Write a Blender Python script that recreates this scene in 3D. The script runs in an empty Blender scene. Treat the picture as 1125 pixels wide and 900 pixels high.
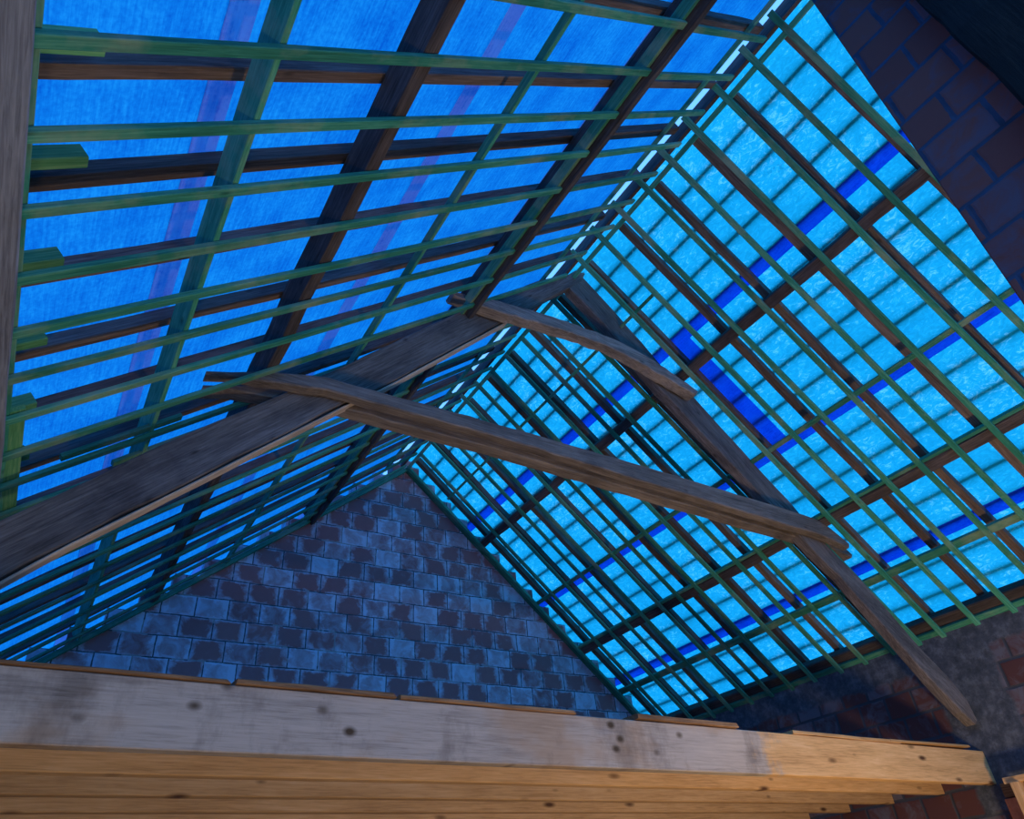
import bpy, math, random
from mathutils import Vector, Matrix
random.seed(11)
C = bpy.context.scene.collection
Z0 = 1.6                      # eye height above the lower floor; all heights below are relative to the eye
XR, H = 3.35614, 5.0          # ridge
TL, TR = 0.81316, 0.90323     # tangents of the two roof pitches
CL, CR = 1/math.hypot(1, TL), 1/math.hypot(1, TR)
YG = 7.53                     # inner face of the far gable
XW = 6.88                     # inner face of the right wall
V = Vector

def W(x, y, z): return V((x, y, z + Z0))
def SL(s, y, e):              # left slope: s down the slope from the ridge, e outwards
    return W(XR - CL*s - TL*CL*e, y, H - TL*CL*s + CL*e)
def SR(s, y, e):
    return W(XR + CR*s + TR*CR*e, y, H - TR*CR*s + CR*e)
NL = V((-TL*CL, 0, CL)); NR = V((TR*CR, 0, CR))

# ------------------------------------------------------------------ materials
def mat(name):
    m = bpy.data.materials.new(name); m.use_nodes = True
    nt = m.node_tree; nt.nodes.clear()
    return m, nt
class NB:
    def __init__(s, nt): s.nt = nt
    def n(s, t, **kw):
        nd = s.nt.nodes.new(t)
        for k, v in kw.items():
            if k.startswith('i_'):
                key = k[2:]
                key = int(key) if key.isdigit() else key
                nd.inputs[key].default_value = v
            else: setattr(nd, k, v)
        return nd
    def l(s, a, b): s.nt.links.new(a, b)
    def math(s, op, a, b=None, c=None, clamp=False):
        nd = s.nt.nodes.new('ShaderNodeMath'); nd.operation = op; nd.use_clamp = clamp
        for i, v in enumerate((a, b, c)):
            if v is None: continue
            if isinstance(v, (int, float)): nd.inputs[i].default_value = v
            else: s.l(v, nd.inputs[i])
        return nd.outputs[0]
    def ramp(s, fac, stops, interp='LINEAR'):
        nd = s.nt.nodes.new('ShaderNodeValToRGB'); nd.color_ramp.interpolation = interp
        cr = nd.color_ramp
        while len(cr.elements) < len(stops): cr.elements.new(0.5)
        for e, (p, c) in zip(cr.elements, stops):
            e.position = p; e.color = (*c, 1) if len(c) == 3 else c
        s.l(fac, nd.inputs[0]); return nd.outputs[0]
    def mix(s, f, a, b, bt='MIX'):
        nd = s.nt.nodes.new('ShaderNodeMix'); nd.data_type = 'RGBA'; nd.blend_type = bt
        for i, v in ((0, f), (6, a), (7, b)):
            if isinstance(v, (int, float)): nd.inputs[i].default_value = v
            elif isinstance(v, tuple): nd.inputs[i].default_value = (*v, 1) if len(v) == 3 else v
            else: s.l(v, nd.inputs[i])
        return nd.outputs[2]
    def noise(s, vec, scale, detail=4, rough=.55, dist=0):
        nd = s.n('ShaderNodeTexNoise'); nd.inputs['Scale'].default_value = scale
        nd.inputs['Detail'].default_value = detail; nd.inputs['Roughness'].default_value = rough
        nd.inputs['Distortion'].default_value = dist
        s.l(vec, nd.inputs['Vector']); return nd.outputs[0]
    def mapping(s, vec, sc=(1,1,1), loc=(0,0,0)):
        nd = s.n('ShaderNodeMapping'); nd.inputs['Scale'].default_value = sc; nd.inputs['Location'].default_value = loc
        s.l(vec, nd.inputs['Vector']); return nd.outputs[0]
    def finish(s, col, rough=.8, bump=None, strength=.3, dist=.01):
        b = s.n('ShaderNodeBsdfPrincipled'); b.inputs['Roughness'].default_value = rough
        try: b.inputs['Specular IOR Level'].default_value = .25
        except Exception: pass
        if isinstance(col, tuple): b.inputs['Base Color'].default_value = (*col, 1)
        else: s.l(col, b.inputs['Base Color'])
        if bump is not None:
            bp = s.n('ShaderNodeBump'); bp.inputs['Strength'].default_value = strength; bp.inputs['Distance'].default_value = dist
            s.l(bump, bp.inputs['Height']); s.l(bp.outputs[0], b.inputs['Normal'])
        o = s.n('ShaderNodeOutputMaterial'); s.l(b.outputs[0], o.inputs[0])

def objvec(b):
    tc = b.n('ShaderNodeTexCoord'); oi = b.n('ShaderNodeObjectInfo')
    add = b.n('ShaderNodeVectorMath', operation='ADD')
    b.l(tc.outputs['Object'], add.inputs[0])
    cmb = b.n('ShaderNodeCombineXYZ')
    r = b.math('MULTIPLY', oi.outputs['Random'], 37.0)
    b.l(r, cmb.inputs[0]); b.l(b.math('MULTIPLY', r, 1.7), cmb.inputs[1]); b.l(b.math('MULTIPLY', r, .6), cmb.inputs[2])
    b.l(cmb.outputs[0], add.inputs[1])
    return add.outputs[0], oi.outputs['Random']

def wood(name, dark, mid, light, knots=.5, grain=1., stain=0., stain_col=(.02,.02,.02), rough=.85, bump=.35, weather=None):
    m, nt = mat(name); b = NB(nt)
    v, rnd = objvec(b)
    g = b.noise(b.mapping(v, (1.6, 34*grain, 34*grain)), 3.2, 6, .65, .5)
    g2 = b.noise(b.mapping(v, (.6, 5, 5)), 2.0, 3, .5, .3)
    f = b.math('ADD', b.math('MULTIPLY', g, .6), b.math('MULTIPLY', g2, .4))
    col = b.ramp(f, [(.34, dark), (.5, mid), (.66, light)])
    # per-board brightness
    hv = b.n('ShaderNodeHueSaturation'); b.l(col, hv.inputs['Color'])
    b.l(b.math('ADD', b.math('MULTIPLY', rnd, .5), .75), hv.inputs['Value'])
    col = hv.outputs[0]
    if knots:
        vo = b.n('ShaderNodeTexVoronoi'); vo.inputs['Scale'].default_value = 3.0
        b.l(b.mapping(v, (1.0, 2.6, 2.6)), vo.inputs['Vector'])
        k = b.math('SUBTRACT', 1.0, b.math('MULTIPLY', vo.outputs['Distance'], 9.0), clamp=True)
        col = b.mix(b.math('MULTIPLY', k, knots, clamp=True), col, tuple(c*.3 for c in dark))
    if name.startswith('fresh') or name.startswith('half'):
        kq = b.n('ShaderNodeTexVoronoi'); kq.inputs['Scale'].default_value = 1.0
        b.l(b.mapping(v, (2.6, 1, 8)), kq.inputs['Vector'])
        kz = b.math('SUBTRACT', 1.0, b.math('MULTIPLY', kq.outputs['Distance'], 5.5), clamp=True)
        col = b.mix(b.math('MULTIPLY', kz, 1.5, clamp=True), col, (.10,.045,.02))
    if stain:
        st = b.noise(v, 2.2, 5, .65)
        sm = b.ramp(st, [(.5, (0,0,0)), (.72, (1,1,1))])
        col = b.mix(b.math('MULTIPLY', sm, stain), col, stain_col)
    if weather:
        x0, wc = weather
        tc = b.n('ShaderNodeTexCoord'); sp = b.n('ShaderNodeSeparateXYZ'); b.l(tc.outputs['Object'], sp.inputs[0])
        wob = b.math('MULTIPLY', b.noise(tc.outputs['Object'], 6, 4, .7), 1.1)
        mm = b.math('MULTIPLY', b.math('SUBTRACT', b.math('ADD', x0, wob), sp.outputs[0]), 4.0, clamp=True)
        wcol = b.ramp(f, [(.34, tuple(c*.6 for c in wc)), (.5, wc), (.66, tuple(min(1, c*1.2) for c in wc))])
        wst = b.ramp(b.noise(b.mapping(tc.outputs['Object'], (1, 1, .6)), 2.6, 6, .7), [(.50, (0,0,0)), (.68, (1,1,1))])
        ora = b.ramp(b.noise(b.mapping(tc.outputs['Object'], (.8, 0, 1.4), (3.1, 0, 0)), 1.6, 4, .6), [(.50, (0,0,0)), (.62, (1,1,1))])
        wcol = b.mix(b.math('MULTIPLY', ora, .55), wcol, (.40,.24,.12))
        wcol = b.mix(b.math('MULTIPLY', wst, .55), wcol, (.03,.03,.035))
        kk = b.n('ShaderNodeTexVoronoi'); kk.inputs['Scale'].default_value = 1.0
        b.l(b.mapping(tc.outputs['Object'], (6, 1, 9)), kk.inputs['Vector'])
        k2 = b.math('SUBTRACT', 1.0, b.math('MULTIPLY', kk.outputs['Distance'], 4.2), clamp=True)
        k2 = b.math('MULTIPLY', k2, b.math('GREATER_THAN', b.noise(b.mapping(tc.outputs['Object'], (1.1, 0, 2)), 1.0, 2, .5), .47))
        wcol = b.mix(b.math('MULTIPLY', k2, 1.6, clamp=True), wcol, (.03,.025,.02))
        col = b.mix(b.math('MULTIPLY', mm, .92), col, wcol)
    b.finish(col, rough, g, bump, .004)
    return m

M_green = wood('green_treated_timber', (.015,.15,.095), (.04,.28,.185), (.13,.43,.28), knots=.8, stain=.55, stain_col=(.42,.46,.32))
M_greenlite = wood('yellow_green_treated_timber', (.05,.20,.08), (.11,.36,.15), (.24,.48,.22), knots=.6, stain=.3, stain_col=(.03,.10,.05))
M_old = wood('old_dark_timber', (.035,.03,.03), (.09,.075,.073), (.17,.145,.135), knots=.7, stain=.5, bump=.8)
M_truss = wood('rough_sawn_truss_timber', (.055,.049,.048), (.14,.122,.113), (.25,.222,.205), knots=.9, stain=.55, stain_col=(.03,.025,.03), bump=.9)
M_collar = wood('hewn_collar_timber', (.09,.078,.07), (.24,.205,.18), (.40,.35,.31), knots=.9, stain=.45, stain_col=(.04,.033,.035), bump=.9)
M_edge = wood('pale_timber_edge', (.26,.21,.17), (.46,.39,.32), (.60,.52,.44), knots=.3, stain=.3, stain_col=(.2,.12,.07))
M_raf = wood('brown_rafter_timber', (.055,.042,.038), (.14,.105,.092), (.24,.185,.16), knots=.8, stain=.3, bump=.6)
M_grey = wood('grey_weathered_timber', (.09,.10,.125), (.20,.225,.27), (.31,.34,.39), knots=.2, stain=.25, stain_col=(.08,.07,.07))
M_pine = wood('fresh_pine_timber', (.42,.24,.10), (.62,.38,.17), (.75,.50,.26), knots=.85, stain=.15, stain_col=(.25,.13,.06), bump=.2)
M_beam = wood('half_weathered_pine_timber', (.44,.25,.10), (.66,.40,.17), (.78,.52,.26), knots=.85, bump=.2, weather=(4.1, (.47,.42,.36)))
M_deck = wood('dirty_floor_board_timber', (.12,.065,.035), (.28,.16,.08), (.44,.27,.14), knots=.6, stain=.5, stain_col=(.05,.03,.02))
M_black = wood('black_timber', (.006,.006,.006), (.014,.012,.011), (.035,.028,.022), knots=.0, stain=.4, bump=1.)  # near-black tone over the whole post

def membrane(name, col, speck, spd, sag=.0, lines=False):
    m, nt = mat(name); b = NB(nt)
    tc = b.n('ShaderNodeTexCoord'); v = tc.outputs['Object']
    if lines:   # woven fleece: faint fibre streaks
        n1 = b.noise(b.mapping(v, (2, 26, 1)), 3, 5, .7, .4)
        n2 = b.noise(v, 4, 4, .6)
        n3 = b.noise(v, 55, 2, .6)
        f = b.math('ADD', b.math('ADD', b.math('MULTIPLY', n1, .4), b.math('MULTIPLY', n2, .35)), b.math('MULTIPLY', n3, .25))
        c = b.ramp(f, [(.36, (col[0]*.4, col[1]*.55, col[2]*.80)), (.5, col), (.62, speck)])
    else:       # wrinkled film with tiny bright creases
        w = b.noise(b.mapping(v, (13, 22, 1)), 1.0, 6, .78, 1.2)
        big = b.noise(v, 1.1, 2, .5)
        f = b.math('ADD', w, b.math('MULTIPLY', b.math('SUBTRACT', big, .5), .30))
        c = b.ramp(f, [(.38, tuple(x*.86 for x in col)), (.50, col), (.56, tuple(min(1, x*1.12) for x in col)), (.66, speck)])
        # faint printed smudges of the maker's marks, too worn to read
        vo = b.n('ShaderNodeTexVoronoi'); vo.inputs['Scale'].default_value = 1.15; vo.inputs['Randomness'].default_value = .45
        b.l(b.mapping(v, (1, 1.15, 0)), vo.inputs['Vector'])
        blob = b.math('SUBTRACT', 1.0, b.math('MULTIPLY', vo.outputs['Distance'], 7.5), clamp=True)
        ink = b.math('GREATER_THAN', b.noise(b.mapping(v, (34, 22, 1)), 1.0, 1, .5), .54)
        c = b.mix(b.math('MULTIPLY', b.math('MULTIPLY', blob, ink), .55), c, tuple(x*.45 for x in col))
    tr = b.n('ShaderNodeBsdfTranslucent'); b.l(c, tr.inputs[0])
    df = b.n('ShaderNodeBsdfDiffuse'); b.l(c, df.inputs[0])
    mx = b.n('ShaderNodeMixShader'); mx.inputs[0].default_value = .12
    b.l(tr.outputs[0], mx.inputs[1]); b.l(df.outputs[0], mx.inputs[2])
    o = b.n('ShaderNodeOutputMaterial'); b.l(mx.outputs[0], o.inputs[0])
    return m
M_memL = membrane('woven_blue_underlay', (.015,.30,.53), (.035,.44,.61), 0, lines=True)
M_memR = membrane('wrinkled_blue_underlay', (.027,.64,.65), (.45,.98,.85), 0)

M_stripL = membrane('dull_blue_lap_strip', (1.,.56,.74), (1.,.62,.8), 0, lines=True)
M_stripR = membrane('deep_blue_lap_strip', (.04,.13,.85), (.05,.18,.9), 0, lines=True)

def bricks(name, kind):
    """hollow-block masonry in object coordinates: X along the wall, Z up"""
    m, nt = mat(name); b = NB(nt)
    tc = b.n('ShaderNodeTexCoord'); v = tc.outputs['Object']
    sp = b.n('ShaderNodeSeparateXYZ'); b.l(v, sp.inputs[0])
    bw, bh = {'gable': .318, 'stack': .30, 'wall': .285}[kind], .213
    wob = b.math('MULTIPLY', b.math('SUBTRACT', b.noise(v, 3.5, 2, .5), .5), .022)
    zz = b.math('DIVIDE', b.math('ADD', sp.outputs[2], wob), bh)
    row = b.math('FLOOR', zz)
    wn0 = b.n('ShaderNodeTexWhiteNoise', noise_dimensions='1D'); b.l(row, wn0.inputs['W'])
    off = b.math('ADD', b.math('MULTIPLY', b.math('MODULO', b.math('ADD', row, 100), 2), .5), b.math('MULTIPLY', wn0.outputs['Value'], .16))
    uu = b.math('ADD', b.math('DIVIDE', b.math('ADD', sp.outputs[0], wob), bw), off)
    col_i = b.math('FLOOR', uu)
    fu = b.math('SUBTRACT', uu, col_i); fz = b.math('SUBTRACT', zz, row)
    du = b.math('MULTIPLY', b.math('MINIMUM', fu, b.math('SUBTRACT', 1, fu)), bw)
    dz = b.math('MULTIPLY', b.math('MINIMUM', fz, b.math('SUBTRACT', 1, fz)), bh)
    jag = b.math('MULTIPLY', b.math('SUBTRACT', b.noise(v, 22, 3, .6), .5), .012)
    d = b.math('ADD', b.math('MINIMUM', du, dz), jag)
    cmb = b.n('ShaderNodeCombineXYZ'); b.l(col_i, cmb.inputs[0]); b.l(row, cmb.inputs[1])
    wn = b.n('ShaderNodeTexWhiteNoise', noise_dimensions='3D'); b.l(cmb.outputs[0], wn.inputs['Vector'])
    r1 = wn.outputs['Value']
    sc = b.n('ShaderNodeSeparateColor'); b.l(wn.outputs['Color'], sc.inputs[0])
    r2, r3 = sc.outputs[1], sc.outputs[2]
    clay = b.ramp(r1, [(0, (.20,.075,.055)), (.45, (.34,.12,.085)), (.8, (.44,.17,.12)), (1, (.16,.07,.06))])
    cn = b.noise(v, 14, 5, .7)
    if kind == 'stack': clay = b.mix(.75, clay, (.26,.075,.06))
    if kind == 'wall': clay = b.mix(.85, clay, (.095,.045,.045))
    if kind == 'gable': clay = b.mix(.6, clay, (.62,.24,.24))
    clay = b.mix(b.math('MULTIPLY', cn, .35), clay, (.12,.06,.055))
    # pale lime bloom: strong near the brick edges, and over whole bricks here and there
    bn = b.noise(v, 7, 5, .65, .8)
    if kind == 'gable':
        de = b.math('MINIMUM', b.math('MULTIPLY', du, .62), b.math('MULTIPLY', dz, 1.5))
        edge = b.math('SUBTRACT', 1.0, b.math('MULTIPLY', b.math('SUBTRACT', b.math('ADD', de, b.math('MULTIPLY', b.math('SUBTRACT', b.noise(v, 5, 5, .7, .5), .47), .20)), .004), 26.0), clamp=True)
        bl = b.math('ADD', b.math('MULTIPLY', edge, .95), b.math('MULTIPLY', b.math('SUBTRACT', b.math('ADD', b.math('MULTIPLY', r2, 1.15), b.math('MULTIPLY', bn, .9)), .98), 1.6, clamp=True))
        bl = b.math('MULTIPLY', bl, b.math('ADD', .30, b.math('MULTIPLY', bn, 1.0)), clamp=True)
        bl = b.math('ADD', b.math('MULTIPLY', bl, .88), b.math('MULTIPLY', bn, .08))
        bloom = (.74,.82,.98); jw, jcol = .0060, (.10,.11,.14)
        jfill = b.mix(b.math('GREATER_THAN', b.noise(v, 2.2, 3, .6), .57), jcol, (.40,.39,.39))
    elif kind == 'stack':
        bl = b.ramp(b.math('ADD', b.math('MULTIPLY', bn, .8), b.math('MULTIPLY', r2, .25)), [(.52, (0,0,0)), (.72, (1,1,1))])
        bl = b.math('MULTIPLY', bl, .55)
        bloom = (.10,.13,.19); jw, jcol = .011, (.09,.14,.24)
        jfill = b.mix(b.noise(v, 5, 3, .6), jcol, (.02,.025,.03))
    else:
        bl = b.ramp(b.math('ADD', b.math('MULTIPLY', bn, .8), b.math('MULTIPLY', r2, .3)), [(.5, (0,0,0)), (.7, (1,1,1))])
        bl = b.math('MULTIPLY', bl, .8)
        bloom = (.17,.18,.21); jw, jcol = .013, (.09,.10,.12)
        jfill = b.mix(b.noise(v, 5, 3, .6), jcol, (.05,.055,.065))
    col = b.mix(bl, clay, bloom)
    joint = b.math('LESS_THAN', d, jw)
    col = b.mix(joint, col, jfill)
    hgt = b.math('MULTIPLY', b.math('MINIMUM', d, .02), 50)
    hgt = b.math('ADD', hgt, b.math('MULTIPLY', cn, .5))
    if kind == 'wall':
        # rough grey cement dabbed over parts of the wall (patches with their own outline)
        pn = b.math('MULTIPLY', b.math('SUBTRACT', b.noise(v, 2.4, 5, .6), .5), .55)
        X, Zc = sp.outputs[0], sp.outputs[2]      # X = -y along the wall
        def box(x0, x1, z0, z1, wk=1.):
            a = b.math('MINIMUM', b.math('SUBTRACT', X, x0), b.math('SUBTRACT', x1, X))
            c = b.math('MINIMUM', b.math('SUBTRACT', Zc, z0), b.math('SUBTRACT', z1, Zc))
            return b.math('ADD', b.math('MINIMUM', a, c), b.math('MULTIPLY', pn, .35*wk))
        far = box(3.72, 7.7, -2, 1.60)
        near = box(-2, 3.12, .90, 1.66)
        low = box(-2, 7.7, -3, .42)
        ex = b.math('MAXIMUM', b.math('MAXIMUM', far, near), low)
        pl = b.math('SUBTRACT', 1.0, b.math('MULTIPLY', b.math('ADD', ex, .015), 30.0), clamp=True)
        pt = b.noise(v, 9, 7, .75)
        pcol = b.ramp(pt, [(.3, (.035,.045,.055)), (.5, (.09,.105,.125)), (.68, (.19,.21,.24))])
        col = b.mix(pl, col, pcol)
        hgt = b.math('ADD', b.math('MULTIPLY', hgt, b.math('SUBTRACT', 1.0, pl)), b.math('MULTIPLY', pl, b.math('ADD', 1.0, b.math('MULTIPLY', pt, 1.6))))
    b.finish(col, .92, hgt, .7, .008)
    return m
M_gable = bricks('gable_brickwork', 'gable')
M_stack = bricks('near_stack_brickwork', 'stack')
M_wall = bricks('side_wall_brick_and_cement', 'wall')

def plain(name, c1, c2, scale=4, rough=.9):
    m, nt = mat(name); b = NB(nt); tc = b.n('ShaderNodeTexCoord')
    n = b.noise(tc.outputs['Object'], scale, 6, .65)
    b.finish(b.ramp(n, [(.35, c1), (.65, c2)]), rough, n, .3, .01)
    return m
M_floor = plain('raw_concrete_floor', (.16,.15,.14), (.26,.25,.23), 3)
M_steel = plain('galvanised_steel', (.45,.46,.48), (.65,.66,.68), 30, .45)
M_orange = plain('orange_hollow_block', (.50,.17,.08), (.66,.27,.14), 20)

# ------------------------------------------------------------------ builders
COUNT = {}
def link(name, me, m, mw=None, parent=None):
    o = bpy.data.objects.new(name, me); C.objects.link(o)
    if m: me.materials.append(m)
    if parent is not None: o.parent = parent
    if mw is not None: o.matrix_basis = mw if parent is None else parent.matrix_basis.inverted() @ mw
    return o
def tag(o, label, cat, group=None, kind=None):
    if label: o['label'] = label
    if cat: o['category'] = cat
    if group: o['group'] = group
    if kind: o['kind'] = kind
    return o
def frame(p0, p1, nrm):
    """matrix: X along p0->p1, Z towards nrm, origin p0"""
    x = (p1 - p0).normalized(); z = (nrm - x*nrm.dot(x)).normalized(); y = z.cross(x)
    M = Matrix.Identity(4)
    for i, a in enumerate((x, y, z)):
        for r in range(3): M[r][i] = a[r]
    M.translation = p0
    return M
def prism_mesh(name, Lx, w, d, ch=.003, seg=1, jit=0., bow=0., cut0=0., cut1=0., seed=0):
    """a sawn board along local X, 0..w in Y, 0..d in Z, with eased edges; seg/jit/bow make old timber uneven"""
    rnd = random.Random(seed)
    ch = min(ch, w*.3, d*.3)
    prof = [(ch,0),(w-ch,0),(w,ch),(w,d-ch),(w-ch,d),(ch,d),(0,d-ch),(0,ch)]
    vs, fs = [], []
    for i in range(seg+1):
        t = i/seg
        bz = bow*math.sin(math.pi*t)
        jy, jz = (rnd.uniform(-jit, jit), rnd.uniform(-jit, jit)) if 0 < i < seg else (0, 0)
        for (a, c) in prof:
            ja = rnd.uniform(-jit, jit)*.5 if jit else 0
            x = Lx*t
            if i == 0: x += cut0*(c/d)
            if i == seg: x += cut1*(c/d)
            vs.append((x, a + jy + ja, c + jz + bz + (rnd.uniform(-jit, jit)*.4 if jit else 0)))
    for i in range(seg):
        for k in range(8):
            a = i*8+k; c = i*8+(k+1) % 8
            fs.append((a, a+8, c+8, c))
    fs.append(tuple(range(7, -1, -1))[::-1]); fs.append(tuple(seg*8+k for k in range(8))[::-1])
    me = bpy.data.meshes.new(name); me.from_pydata(vs, [], fs); me.update()
    import bmesh
    bm = bmesh.new(); bm.from_mesh(me); bmesh.ops.recalc_face_normals(bm, faces=bm.faces); bm.to_mesh(me); bm.free()
    return me
def board(name, p0, p1, nrm, w, d, m, parent=None, **kw):
    """board whose bottom centre line runs p0->p1; depth d grows along nrm"""
    F = frame(p0, p1, nrm)
    F.translation = p0 - F.col[1].to_3d()*(w/2)
    COUNT[name] = COUNT.get(name, 0) + 1
    me = prism_mesh(name, (p1-p0).length, w, d, seed=COUNT[name]*7+len(name), **kw)
    return link(name, me, m, F, parent)
def poly_beam(name, pts_top, pts_bot, y0, th, m, parent=None, wob=.004, nseg=26, seed=3, yfun=None):
    """timber lying in an x-z plane: top and bottom outline polylines (x, z), extruded y0..y0+th; local X follows its length"""
    rnd = random.Random(seed)
    def samp(pts, t):
        L = [0]
        for a, c in zip(pts, pts[1:]): L.append(L[-1] + math.dist(a, c))
        d = t*L[-1]
        for i in range(len(pts)-1):
            if d <= L[i+1] + 1e-9:
                k = (d-L[i])/max(1e-9, L[i+1]-L[i])
                return (pts[i][0]+(pts[i+1][0]-pts[i][0])*k, pts[i][1]+(pts[i+1][1]-pts[i][1])*k)
        return pts[-1]
    p0 = W(pts_bot[0][0], y0, pts_bot[0][1]); p1 = W(pts_bot[-1][0], y0, pts_bot[-1][1])
    x = (p1-p0).normalized(); y = V((0, 1, 0)); z = x.cross(y)
    F = Matrix.Identity(4)
    for i, a in enumerate((x, y, z)):
        for r in range(3): F[r][i] = a[r]
    F.translation = p0; Fi = F.inverted()
    vs, fs = [], []
    ch = .008
    for i in range(nseg+1):
        t = i/nseg
        a, c = samp(pts_top, t), samp(pts_bot, t)
        w = [rnd.uniform(-wob, wob) for _ in range(6)]
        T = V((a[0], 0, a[1])); B = V((c[0], 0, c[1])); up = (T-B); h = up.length; up = up/h if h > 1e-6 else V((0,0,1))
        T = T + up*w[0]; B = B + up*w[1]
        ring = [(B, ch, 0), (B, th-ch, 0), (B, th, ch), (T, th, -ch), (T, th-ch, 0), (T, ch, 0), (T, 0, -ch), (B, 0, ch)]
        for (q, yy, dz) in ring:
            p = q + up*dz
            vs.append(Fi @ W(p.x, (yfun(t) if yfun else y0)+yy+w[2]*(.6 if yy < th/2 else -.6), p.z))
    for i in range(nseg):
        for k in range(8):
            a = i*8+k; c = i*8+(k+1) % 8
            fs.append((a, a+8, c+8, c))
    fs.append(tuple(range(8))); fs.append(tuple(nseg*8+k for k in range(8)))
    me = bpy.data.meshes.new(name); me.from_pydata([tuple(q) for q in vs], [], fs); me.update()
    import bmesh
    bm = bmesh.new(); bm.from_mesh(me); bmesh.ops.recalc_face_normals(bm, faces=bm.faces); bm.to_mesh(me); bm.free()
    return link(name, me, m, F, parent)
def sheet(name, S, s0, s1, y0, y1, e, m, nrm, sagx=.006, ny=60, ns=6, seed=1):
    """one roll width of underlay, slightly slack between the rafters"""
    rnd = random.Random(seed)
    O = S(s0, y0, e)
    F = frame(O, S(s0, y1, e), nrm); Fi = F.inverted()
    vs, fs = [], []
    ph = rnd.uniform(0, 6)
    for j in range(ns+1):
        for i in range(ny+1):
            s = s0+(s1-s0)*j/ns; y = y0+(y1-y0)*i/ny
            dz = sagx*math.sin(y*6.3+ph)*math.sin(math.pi*j/ns)*.5
            vs.append(tuple(Fi @ S(s, y, e+dz)))
    for j in range(ns):
        for i in range(ny):
            a = j*(ny+1)+i
            fs.append((a, a+1, a+ny+2, a+ny+1))
    me = bpy.data.meshes.new(name); me.from_pydata(vs, [], fs); me.update()
    for p in me.polygons: p.use_smooth = True
    return link(name, me, m, F)
ORD = ['first','second','third','fourth','fifth','sixth','seventh','eighth','ninth','tenth','eleventh','twelfth','thirteenth',
       'fourteenth','fifteenth','sixteenth','seventeenth','eighteenth','nineteenth','twentieth','twenty-first','twenty-second','twenty-third','twenty-fourth','twenty-fifth']

# ------------------------------------------------------------------ the setting
def slab(name, x0, x1, y0, y1, z0, z1, m, origin=None, rot=0):
    """box wall with its own local frame (rot about Z), z relative to the eye"""
    O = origin or W(x0, y0, 0)
    F = Matrix.Translation(O) @ Matrix.Rotation(rot, 4, 'Z'); Fi = F.inverted()
    c = [(x, y, z) for x in (x0, x1) for y in (y0, y1) for z in (z0, z1)]
    vs = [tuple(Fi @ W(*q)) for q in c]
    fs = [(0,1,3,2),(4,6,7,5),(0,4,5,1),(2,3,7,6),(0,2,6,4),(1,5,7,3)]
    me = bpy.data.meshes.new(name); me.from_pydata(vs, [], fs); me.update()
    import bmesh
    bm = bmesh.new(); bm.from_mesh(me); bmesh.ops.recalc_face_normals(bm, faces=bm.faces); bm.to_mesh(me); bm.free()
    return tag(link(name, me, m, F), None, None, kind='structure')
slab('floor', -1.0, 7.1, -3.2, YG+.2, -1.75, -Z0, M_floor)
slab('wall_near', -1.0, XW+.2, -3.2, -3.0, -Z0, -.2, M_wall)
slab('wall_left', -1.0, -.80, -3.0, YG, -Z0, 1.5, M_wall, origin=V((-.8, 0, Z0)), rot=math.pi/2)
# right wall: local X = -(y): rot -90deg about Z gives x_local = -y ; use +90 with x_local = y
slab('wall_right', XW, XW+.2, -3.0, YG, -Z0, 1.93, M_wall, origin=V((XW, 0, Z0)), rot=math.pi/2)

# far gable: stepped brick courses up both slopes, one prism
def gable():
    bh = .213
    zb = [ -Z0 + 0.0 ]
    zz = -Z0; base = math.floor(-Z0/bh)*bh
    rows = []
    z = base
    while z < 5.15:
        rows.append((z, z+bh)); z += bh
    left, right = [], []
    for (a, c) in rows:
        top = min(c, 5.2)
        # outer corner (x, top) sits at e = .20 on each slope
        xr_ = XR + ((H - top) + .215/CR)/TR
        xl_ = XR - ((H - top) + .20/CL)/TL
        xr_ = min(xr_, XW+.2); xl_ = max(xl_, -1.0)
        if xr_ - xl_ < .1: break
        right += [(xr_, a), (xr_, top)]; left += [(xl_, a), (xl_, top)]
    right[0] = (right[0][0], -Z0); left[0] = (left[0][0], -Z0)
    outline = right + left[::-1]
    n = len(outline)
    O = V((0, YG, Z0))
    vs = [(x, 0, z) for x, z in outline] + [(x, .19, z) for x, z in outline]
    fs = [tuple(range(n)), tuple(range(2*n-1, n-1, -1))] + [(i, n+i, n+(i+1) % n, (i+1) % n) for i in range(n)]
    me = bpy.data.meshes.new('wall_far'); me.from_pydata(vs, [], fs); me.update()
    import bmesh
    bm = bmesh.new(); bm.from_mesh(me); bmesh.ops.triangulate(bm, faces=[f for f in bm.faces if len(f.verts) > 4])
    bmesh.ops.recalc_face_normals(bm, faces=bm.faces); bm.to_mesh(me); bm.free()
    o = link('wall_far', me, M_gable, Matrix.Translation(O)); tag(o, None, None, kind='structure')
gable()

# near brick stack (top right): long face x = 2.85, corner at y = .605
def stack():
    x0, x1, y0, y1 = 2.85, 3.28, -1.1, .605
    F = Matrix.Translation(V((x0, 0, Z0))) @ Matrix.Rotation(math.pi/2, 4, 'Z'); Fi = F.inverted()
    c = [(x, y, z) for x in (x0, x1) for y in (y0, y1) for z in (-Z0, 4.75)]
    me = bpy.data.meshes.new('brick_stack')
    me.from_pydata([tuple(Fi @ W(*q)) for q in c], [], [(0,1,3,2),(4,6,7,5),(0,4,5,1),(2,3,7,6),(0,2,6,4),(1,5,7,3)])
    import bmesh
    bm = bmesh.new(); bm.from_mesh(me); bmesh.ops.recalc_face_normals(bm, faces=bm.faces)
    bmesh.ops.bevel(bm, geom=[e for e in bm.edges], offset=.006, segments=1, affect='EDGES'); bm.to_mesh(me); bm.free()
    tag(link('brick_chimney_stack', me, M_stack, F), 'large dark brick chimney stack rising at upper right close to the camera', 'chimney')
stack()
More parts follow.
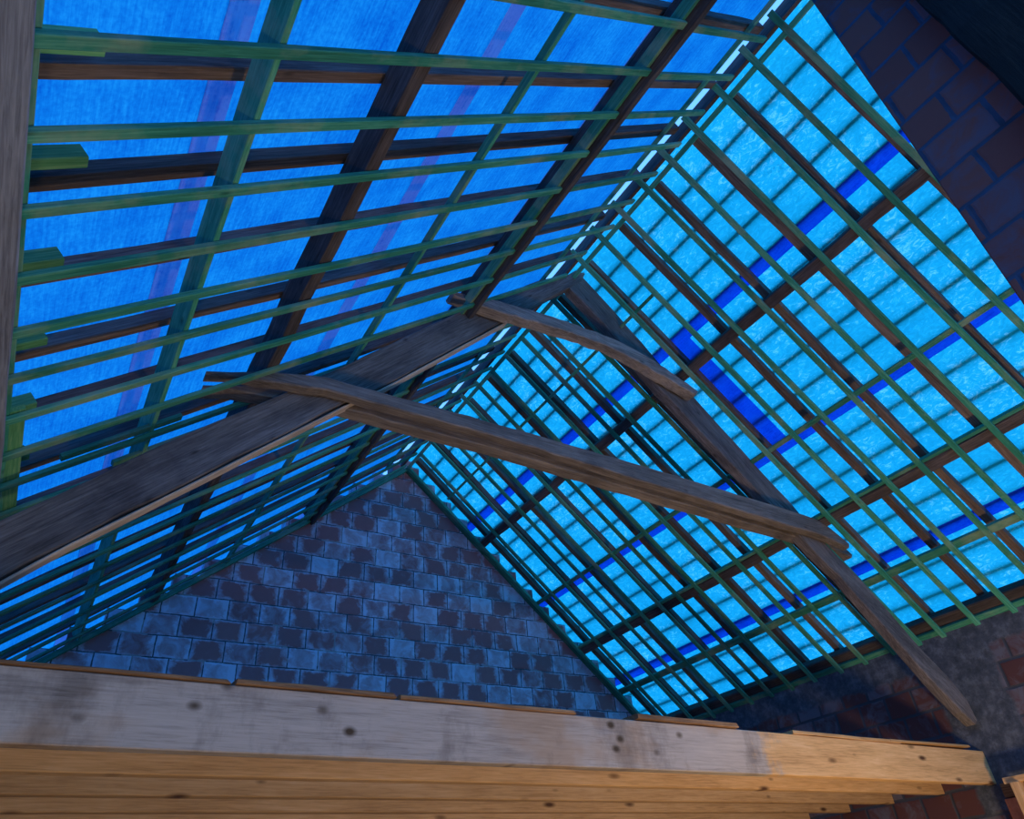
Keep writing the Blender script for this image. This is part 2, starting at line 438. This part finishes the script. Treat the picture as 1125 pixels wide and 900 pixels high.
p0, p1 = W(2.785, -.0853, -Z0), W(2.785, .17, 4.6)
o = board('timber_post', p0, p1, V((-1, 0, 0)), .26, .11, M_black, seg=44, jit=.006, ch=.012)
o.location += V((.05, -.02, 0))
tag(o, 'black leaning timber post against the brick chimney stack, top right corner', 'post')

# ------------------------------------------------------------------ roof underlay
Y0R = -1.0; Y1R = YG + 1.1
def edge_strip(o, S, N, s0, s1, y0, y1, e, m):
    st = sheet('edge_strip', S, s0, s1, y0, y1, e, m, N, sagx=0, ny=4, ns=1)
    mw = st.matrix_basis.copy(); st.parent = o; st.matrix_basis = o.matrix_basis.inverted() @ mw
    st['label'] = 'darker blue lap strip'
lefts = [(-.03, 1.42), (1.417, 2.80), (2.797, 4.20), (4.197, 5.75)]
wl = ['topmost, beside the ridge', 'second down from the ridge', 'third down from the ridge', 'lowest, behind the grey wall timber']
for i, (a, c) in enumerate(lefts):
    o = sheet('underlay_sheet', SL, a, c, Y0R, Y1R, .236+.004*(3-i), M_memL, NL, seed=i+1)
    tag(o, 'translucent blue underlay sheet on left slope, ' + wl[i], 'underlay', 'underlay sheets on the left slope')
    if i < 3: edge_strip(o, SL, NL, c-.115, c, Y0R, Y1R, .2335, M_stripL)
rights = [(-.115, 1.175, Y0R, Y1R, 'topmost, beside the ridge'), (1.172, 2.585, Y0R, 3.49, 'second from ridge, nearer half'),
          (1.172, 2.585, 3.487, Y1R, 'second from ridge, half toward the gable'),
          (2.582, 4.00, Y0R, Y1R, 'third down from the ridge'), (3.997, 5.4, Y0R, Y1R, 'lowest, along the top of the wall')]
for i, (a, c, ya, yb, w) in enumerate(rights):
    o = sheet('underlay_sheet', SR, a, c, ya, yb, .235+.0008*(4-i), M_memR, NR, sagx=0, seed=i+11)
    tag(o, 'bright blue underlay sheet on right slope, ' + w, 'underlay', 'underlay sheets on the right slope')
    if i < 4: edge_strip(o, SR, NR, c-.115, c, ya, yb, .2335, M_stripR)
    if i == 1: edge_strip(o, SR, NR, a+.003, c-.118, 3.29, 3.487, .2335, M_stripR)
for i, o in enumerate([x for x in C.objects if x.name.startswith('underlay_sheet')]):
    pass
# outer tile battens, seen as shadows through the right underlay
s = .21; k = 0
while s < 4.95:
    o = board('tile_batten', SR(s, -.2, .245), SR(s, Y1R, .245), NR, .036, .026, M_raf)
    tag(o, 'tile batten shadowed through the right underlay, %s row below the ridge' % ORD[k], 'batten', 'tile battens outside the right underlay')
    s += .284; k += 1

# ------------------------------------------------------------------ rafters
yR = [.98, 1.53, 1.965, 2.46, 2.97, 3.49, 3.99, 4.53, 4.97, 5.44, 5.93, 6.40, 6.88, 7.40]
for i, y in enumerate(yR):
    o = board('rafter', SR(-.02, y, .165), SR(4.80, y, .165), NR, .07 + random.uniform(-.008, .008), .068, M_raf, seg=14, jit=.004)
    tag(o, 'dark brown rafter up the right slope, %s from the chimney stack end' % ORD[i], 'rafter', 'rafters of the right slope')
    if y > 2.4:   # little steel shoe at its foot
        b0 = board('rafter_shoe', SR(4.60, y+.045, .17), SR(4.68, y+.045, .17), NR, .03, .04, M_steel, parent=o)
        b0['label'] = 'small grey metal bracket'
yL = [1.06, 1.537, 1.978, 2.468, 2.96, 3.47, 4.00, 4.53, 4.97, 5.44, 5.93, 6.40, 6.88, 7.36]
for i, y in enumerate(yL):
    o = board('rafter', SL(-.0, y-.005, .165), SL(5.5, y+(.02 if i else 0), .165), NL, .062 + random.uniform(-.006, .006), .065, M_raf, seg=14, jit=.003)
    tag(o, 'dark brown rafter up the left slope, %s from the camera end' % ORD[i], 'rafter', 'rafters of the left slope')
# green blocks at the left, beside the rafters at the wall timber
for (y, s0_, w_) in [(1.42, 4.632, 'first'), (1.85, 4.633, 'second'), (2.34, 4.665, 'third'), (2.826, 4.686, 'fourth'), (3.317, 4.696, 'fifth'), (3.80, 4.70, 'sixth')]:
    o = board('timber_block', SL(4.885, y+.025, .13), SL(s0_, y+.03, .13), NL, .050, .065, M_greenlite, ch=.004)
    tag(o, 'short green block beside a left rafter foot, %s from top of photo' % w_, 'block', 'green blocks by the left rafter feet')

# ------------------------------------------------------------------ purlins and horizontal members
def lineS(name, S, N, s, e, w, d, m, y0=Y0R, y1=YG-.01, **kw):
    return board(name, S(s, y0, e), S(s, y1, e), N, w, d, m, **kw)
o = lineS('purlin', SL, NL, 3.42, .0255, .085, .139, M_old, seg=22, jit=.006, ch=.01); tag(o, 'deep dark purlin with brown underside along the middle of the left slope', 'purlin')
o = lineS('purlin', SL, NL, 1.535, -.03, .06, .194, M_old, seg=22, jit=.004, ch=.006); tag(o, 'deep dark purlin along the upper left slope, green strip on its side', 'purlin')
o = lineS('purlin', SL, NL, 5.10, -.035, .40, .20, M_grey, seg=16, jit=.004, y0=.0, ch=.01); tag(o, 'wide grey weathered timber running up the left edge of the photo', 'purlin')
o = lineS('board_strip', SL, NL, 1.585, .0255, .035, .07, M_green); tag(o, 'green treated strip fixed to the side of the upper left purlin', 'board')
o = lineS('support_board', SL, NL, 4.125, .0255, .028, .105, M_green, seg=10, jit=.002); tag(o, 'green board on edge along left slope, between grey timber and dark purlin', 'board')
o = lineS('support_board', SL, NL, 4.870, .0255, .028, .105, M_green, y0=.2, seg=10, jit=.002); tag(o, 'green treated board on edge fixed against the grey timber at far left', 'board')
o = board('packing_board', SL(4.85, 3.16, .027), SL(4.84, 4.9, .027), NL, .11, .022, M_greenlite); tag(o, 'wide yellow-green packing board at the left edge above the truss', 'board')
o = lineS('support_board', SL, NL, 2.635, .0255, .030, .045, M_green); tag(o, 'thin green board along the left slope between the two dark purlins', 'board')
o = lineS('ridge_batten', SL, NL, .285, .13, .035, .030, M_green, y1=YG-.05); tag(o, 'thin green batten along the left side of the ridge', 'batten')
o = board('ridge_beam', W(3.30, Y0R, 5.075), W(3.30, YG-.01, 5.075), V((0, 0, 1)), .032, .14, M_old, seg=16, jit=.003); tag(o, 'old dark ridge beam running along the top of the roof to the gable', 'beam')
o = lineS('ridge_batten', SR, NR, -.02, .0255, .042, .028, M_green); tag(o, 'green batten following the ridge just on the right slope', 'batten')
# right slope
o = lineS('purlin', SR, NR, 1.395, .0255, .10, .138, M_old, y0=.70, seg=20, jit=.008, ch=.01); tag(o, 'upper dark purlin of the right slope, running to the gable', 'purlin')
o = lineS('purlin', SR, NR, 3.29, .0255, .10, .138, M_old, seg=20, jit=.006, ch=.01); tag(o, 'lower dark purlin of the right slope with reddish underside', 'purlin')
o = lineS('purlin_strip', SR, NR, 3.22, .0255, .030, .06, M_green, y0=.0); tag(o, 'green treated strip along the upper edge of the lower right purlin', 'board')
o = lineS('wall_plate', SR, NR, 4.635, .06, .11, .104, M_old, seg=14, jit=.004, ch=.01); tag(o, 'dark timber wall plate under the right rafter feet', 'plate')
o = lineS('support_board', SR, NR, 4.70, .0255, .055, .034, M_green); tag(o, 'green treated board along the top of the right wall', 'board')
o = lineS('support_board', SR, NR, 4.00, .0255, .072, .040, M_green, seg=8, jit=.002); tag(o, 'wide green board across right slope between lower purlin and wall plate', 'board')
o = lineS('support_board', SR, NR, 2.44, .0255, .045, .030, M_green); tag(o, 'green board across the right slope halfway between its two purlins', 'board')
o = board('support_board', SR(.645, 3.10, .0255), SR(.645, 7.3, .0255), NR, .032, .028, M_green); tag(o, 'short thin green board across the upper right slope beyond the truss', 'board')

# ------------------------------------------------------------------ inner green battens
yb = [1.020 + .3105*i for i in range(21)]
for i, y in enumerate(yb):
    dy = random.uniform(-.006, .006)
    m = M_green
    nm = 'long green batten on left slope below upper purlin, %s from camera end' % ORD[i]
    s1 = 4.93 if i < 30 else 5.3
    o = board('batten', SL(1.57, y+dy, 0), SL(s1, y+random.uniform(-.006, .010), 0), NL, .046, .0245, m, seg=8, jit=.0015)
    tag(o, nm, 'batten', 'long battens of the left slope')
    s0 = [.29, .29, .27, .20, .16][i % 5] if i < 5 else random.uniform(.10, .25)
    o = board('batten', SL(1.50, y+dy+(.02 if i % 2 else .008), 0), SL(s0, y+.005, 0), NL, .044, .0245, m, seg=4, jit=.001)
    tag(o, 'short green batten from upper left purlin to ridge, %s from camera end' % ORD[i], 'batten', 'short battens by the ridge on the left slope')
# spliced lengths lying beside the long battens near the truss
for (sa, sb, y, w_) in [(4.60, 3.95, 3.76, 'just above the truss foot'), (4.30, 3.55, 4.05, 'where the truss meets the left slope'), (4.75, 4.20, 1.30, '')][:2]:
    o = board('batten_splice', SL(sa, y, .026), SL(sb, y, .026), NL, .05, .024, M_green)
    tag(o, 'short green splice piece beside the left battens, ' + w_, 'batten')
ybr = [.93, 1.225, 1.535, 1.86, 2.165, 2.47, 2.785, 3.10, 3.43, 3.67, 3.965, 4.28, 4.575, 4.90, 5.20, 5.50, 5.80, 6.11, 6.42, 6.73, 7.05]
for i, y in enumerate(ybr):
    s0 = -.20 if i < 9 else random.uniform(-.12, .0)
    s1 = 4.75 + random.uniform(-.01, .015)
    m = M_green
    o = board('batten', SR(s0, y+random.uniform(-.01, .01), 0), SR(s1, y+random.uniform(-.012, .012), 0), NR, .050, .0245, m, seg=8, jit=.0015)
    tag(o, 'long green batten down the right slope, %s from the chimney stack end' % ORD[i], 'batten', 'battens of the right slope')
# double batten against the gable, both sides
o = board('batten', SR(.0, YG-.03, 0), SR(4.75, YG-.03, 0), NR, .05, .05, M_green); tag(o, 'green batten on the right slope tight against the brick gable', 'batten')
o = board('batten', SR(.0, YG-.092, 0), SR(4.60, YG-.092, 0), NR, .052, .035, M_green); tag(o, 'green batten doubled beside the one tight against the right gable edge', 'batten')
o = board('batten', SL(.0, YG-.03, 0), SL(5.3, YG-.03, 0), NL, .05, .05, M_green); tag(o, 'green batten on the left slope tight against the brick gable', 'batten')

# ------------------------------------------------------------------ the old truss
YT = 3.548
def sc(pts, k): return [(x*k, z*k) for x, z in pts]
k = YT/3.5*1.022; YT2 = YT*1.022
t_up = sc([(-.75, 1.24), (-.36, 1.62), (.3, 2.27), (.77, 2.69), (2.04, 3.93), (2.91, 4.70), (3.42, 5.02)], k)
t_lo = sc([(-.67, .98), (-.29, 1.36), (-.16, 1.5), (.3, 1.93), (1.16, 2.75), (1.39, 2.95), (2.43, 3.98), (3.34, 4.86)], k)
o = poly_beam('principal_rafter', t_up, t_lo, YT2, .085, M_truss, wob=.006)
tag(o, 'heavy dark truss timber rising from lower left edge to the ridge', 'beam')
ed = poly_beam('pale_underside', [(x+.012, z-.004) for x, z in t_lo[:-1]], [(x+.022, z-.014) for x, z in t_lo[:-1]], YT2+.002, .082, M_edge, wob=.0015)  # thin strip in a paler tone added along the timber's lower edge
mw = ed.matrix_basis.copy(); ed.parent = o; ed.matrix_basis = o.matrix_basis.inverted() @ mw; ed['label'] = 'pale lower edge'
for (a_, h_) in [(.72, .09), (2.55, .06)]:
    pass
def kk(x): return YT/3.5*(1.022 - .050*max(0, min(1, (x-5.6)/1.1)))
def scv(pts): return [(x*kk(x), z*kk(x)) for x, z in pts]
t_up = scv([(3.30, 4.99), (3.41, 4.89), (3.73, 4.58), (4.1, 4.15), (4.43, 3.89), (5.43, 2.87), (6.08, 2.33), (6.64, 1.72), (6.86, 1.47), (6.945, 1.30), (6.965, 1.13)])
t_lo = scv([(3.12, 4.80), (3.19, 4.69), (3.66, 4.25), (4.02, 3.83), (5.13, 2.80), (5.31, 2.63), (5.71, 2.27), (6.47, 1.48), (6.76, 1.20), (6.91, 1.09)])
o = poly_beam('principal_rafter', t_up, t_lo, YT, .10, M_truss, wob=.006, nseg=34, seed=8, yfun=lambda t: 3.5*kk(3.2+3.6*t)+.002)
tag(o, 'heavy truss timber falling from the ridge to the right wall, bare pointed foot', 'beam')
c_up = [(.32, 2.67), (.44, 2.71), (.67, 2.79), (1.01, 2.86), (2.25, 2.865), (3.97, 2.84), (5.34, 2.80), (5.67, 2.78), (5.97, 2.60)]
c_lo = [(.32, 2.64), (.44, 2.68), (.69, 2.71), (1.02, 2.76), (2.24, 2.75), (3.92, 2.68), (5.25, 2.63), (5.62, 2.62), (5.94, 2.55)]
o = poly_beam('collar_beam', sc(c_up, 1.022), sc(c_lo, 1.022), 3.45*1.022, .084, M_collar, wob=.004, nseg=40, seed=5)
tag(o, 'long collar beam across the truss, near plank of the clasping pair', 'beam', 'lower collar planks')
o = poly_beam('collar_beam', [(x*1.06, z*1.022) for x, z in c_up], [(x*1.06, z*1.022) for x, z in c_lo], 3.668, .115, M_collar, wob=.004, nseg=40, seed=6)
tag(o, 'long collar beam across the truss, far plank of the clasping pair', 'beam', 'lower collar planks')
u_up = [(1.90, 3.99), (2.05, 4.03), (2.29, 4.075), (2.69, 4.12), (3.14, 4.15), (3.58, 4.14), (3.97, 4.05), (4.30, 3.93), (4.44, 3.85)]
u_lo = [(1.92, 3.96), (2.10, 3.955), (2.39, 3.965), (2.77, 4.00), (3.12, 4.02), (3.46, 4.02), (3.78, 3.955), (4.16, 3.86), (4.40, 3.80)]
o = poly_beam('collar_beam', sc(u_up, 1.022), sc(u_lo, 1.022), 3.42*1.022, .11, M_collar, wob=.007, nseg=40, seed=9)
tag(o, 'short crooked upper collar beam near the ridge of the truss', 'beam')

# ------------------------------------------------------------------ floor joists and loose boards
def joist(i, y_r, x_r, m, w=.075, d=.25, skew=.068):
    yl = y_r - skew*(x_r+.55)
    p1 = W(x_r, y_r, .632); p0 = W(-.55, yl, .632)
    return board('floor_joist', p0, p1, V((0, 0, 1)), w, d, m, seg=6, jit=.0015, ch=.004)
names = ['nearest floor joist, pale grey stained pine board with orange right end', 'second floor joist from the camera, fresh orange pine',
         'third floor joist from the camera, fresh orange pine', 'fourth floor joist from the camera, fresh orange pine', 'fifth floor joist from the camera, at the bottom edge of the photo']
for i, y in enumerate([3.565, 4.03, 4.53, 5.01, 5.50]):
    o = joist(i, y, XW-.005, M_beam if i == 0 else M_pine)
    tag(o, names[i], 'joist', 'floor joists')
dz = .884
def deck(xa, xb, off, w, th, lab, m=M_deck, z=dz, tilt=0):
    ya = 3.565 - .068*(XW - xa) + off; yb_ = 3.565 - .068*(XW - xb) + off
    o = board('floor_board', W(xa, ya + w/2, z), W(xb, yb_ + w/2, z + tilt), V((0, 0, 1)), w, th, m, seg=5, jit=.002, cut0=.0, cut1=-.02)
    tag(o, lab, 'floorboard', 'loose boards on the nearest joist'); return o
deck(-.5, .62, -.05, .18, .014, 'thin dark loose board on the nearest joist, at far left')
deck(.64, 1.36, -.055, .18, .020, 'dark edged loose board on the nearest joist below the gable left corner')
deck(1.38, 2.42, -.05, .18, .018, 'orange loose board on the nearest joist below the gable middle')
deck(2.86, 3.72, -.06, .16, .026, 'short raised orange board on the nearest joist below the gable right corner', z=dz+.004)
deck(4.28, 5.6, -.045, .17, .022, 'long bright pine board on the right part of the nearest joist', m=M_pine)
deck(5.45, 6.66, -.050, .16, .017, 'thin splintered board at the right end of the nearest joist', m=M_pine, z=dz+.005, tilt=.012)

# right bottom corner: pale trimmer frame and an orange block by the wall
o = board('timber_frame_post', W(6.72, 3.27, -1.55), W(6.72, 3.27, .60), V((-1, 0, 0)), .06, .10, M_pine); tag(o, 'pale pine post at the bottom right corner beside the wall', 'post')
o = board('trimmer', W(6.72, 1.6, .60), W(6.72, 3.36, .60), V((0, 0, 1)), .12, .045, M_pine); tag(o, 'pale pine trimmer running toward the camera at the bottom right corner', 'beam')

o = board('hollow_block', W(6.83, 3.33, .31), W(6.83, 3.47, .31), V((0, 0, 1)), .10, .20, M_orange); tag(o, 'bright orange hollow block let into the wall at the bottom right corner', 'brick')
o = board('timber_wedge', W(6.83, 3.36, .52), W(6.83, 3.46, .52), V((0, 0, 1)), .09, .10, M_deck); tag(o, 'small dark timber wedge above the orange block, under the joist end', 'wedge')

# ------------------------------------------------------------------ light
w = bpy.data.worlds.new('overcast_sky'); bpy.context.scene.world = w; w.use_nodes = True
bg = w.node_tree.nodes['Background']; bg.inputs[0].default_value = (.12, .40, 1.0, 1); bg.inputs[1].default_value = 1.8
def lamp(name, kind, loc, energy, col, size=.3, rot=None):
    d = bpy.data.lights.new(name, kind); d.energy = energy; d.color = col
    if kind == 'AREA': d.shape = 'RECTANGLE'; d.size = size[0]; d.size_y = size[1]
    else: d.shadow_soft_size = size
    o = bpy.data.objects.new(name, d); C.objects.link(o); o.location = loc
    if rot: o.rotation_euler = rot
    return o
lamp('work_lamp', 'POINT', W(4.6, 1.0, -1.35), 250, (1., .68, .36), .22)
lamp('added_low_fill', 'POINT', W(-.3, .5, -1.3), 40, (1., .86, .70), .15)  # unseen fill added low on the left to lift undersides and stack

# ------------------------------------------------------------------ camera
rt = V((0.85328753, -0.51512398, -0.08091766)); up = V((-0.24781667, -0.53715137, 0.80626007)); fw = V((0.45878893, 0.66791892, 0.58600088))
cam = bpy.data.cameras.new('camera'); co = bpy.data.objects.new('camera', cam); C.objects.link(co)
cam.sensor_width = 36; cam.lens = 36*783.209/1125; cam.clip_start = .02
Mx = Matrix.Identity(4)
for i, a in enumerate((rt, up, -fw)):
    for r in range(3): Mx[r][i] = a[r]
Mx.translation = W(0, 0, 0); co.matrix_world = Mx
S = bpy.context.scene
S.camera = co
S.view_settings.view_transform = 'Standard'; S.view_settings.look = 'None'; S.view_settings.gamma = 1
S.view_settings.use_curve_mapping = False; S.view_settings.exposure = 0
S.cycles.use_denoising = True
S.cycles.max_bounces = 8; S.cycles.diffuse_bounces = 5; S.cycles.transmission_bounces = 8
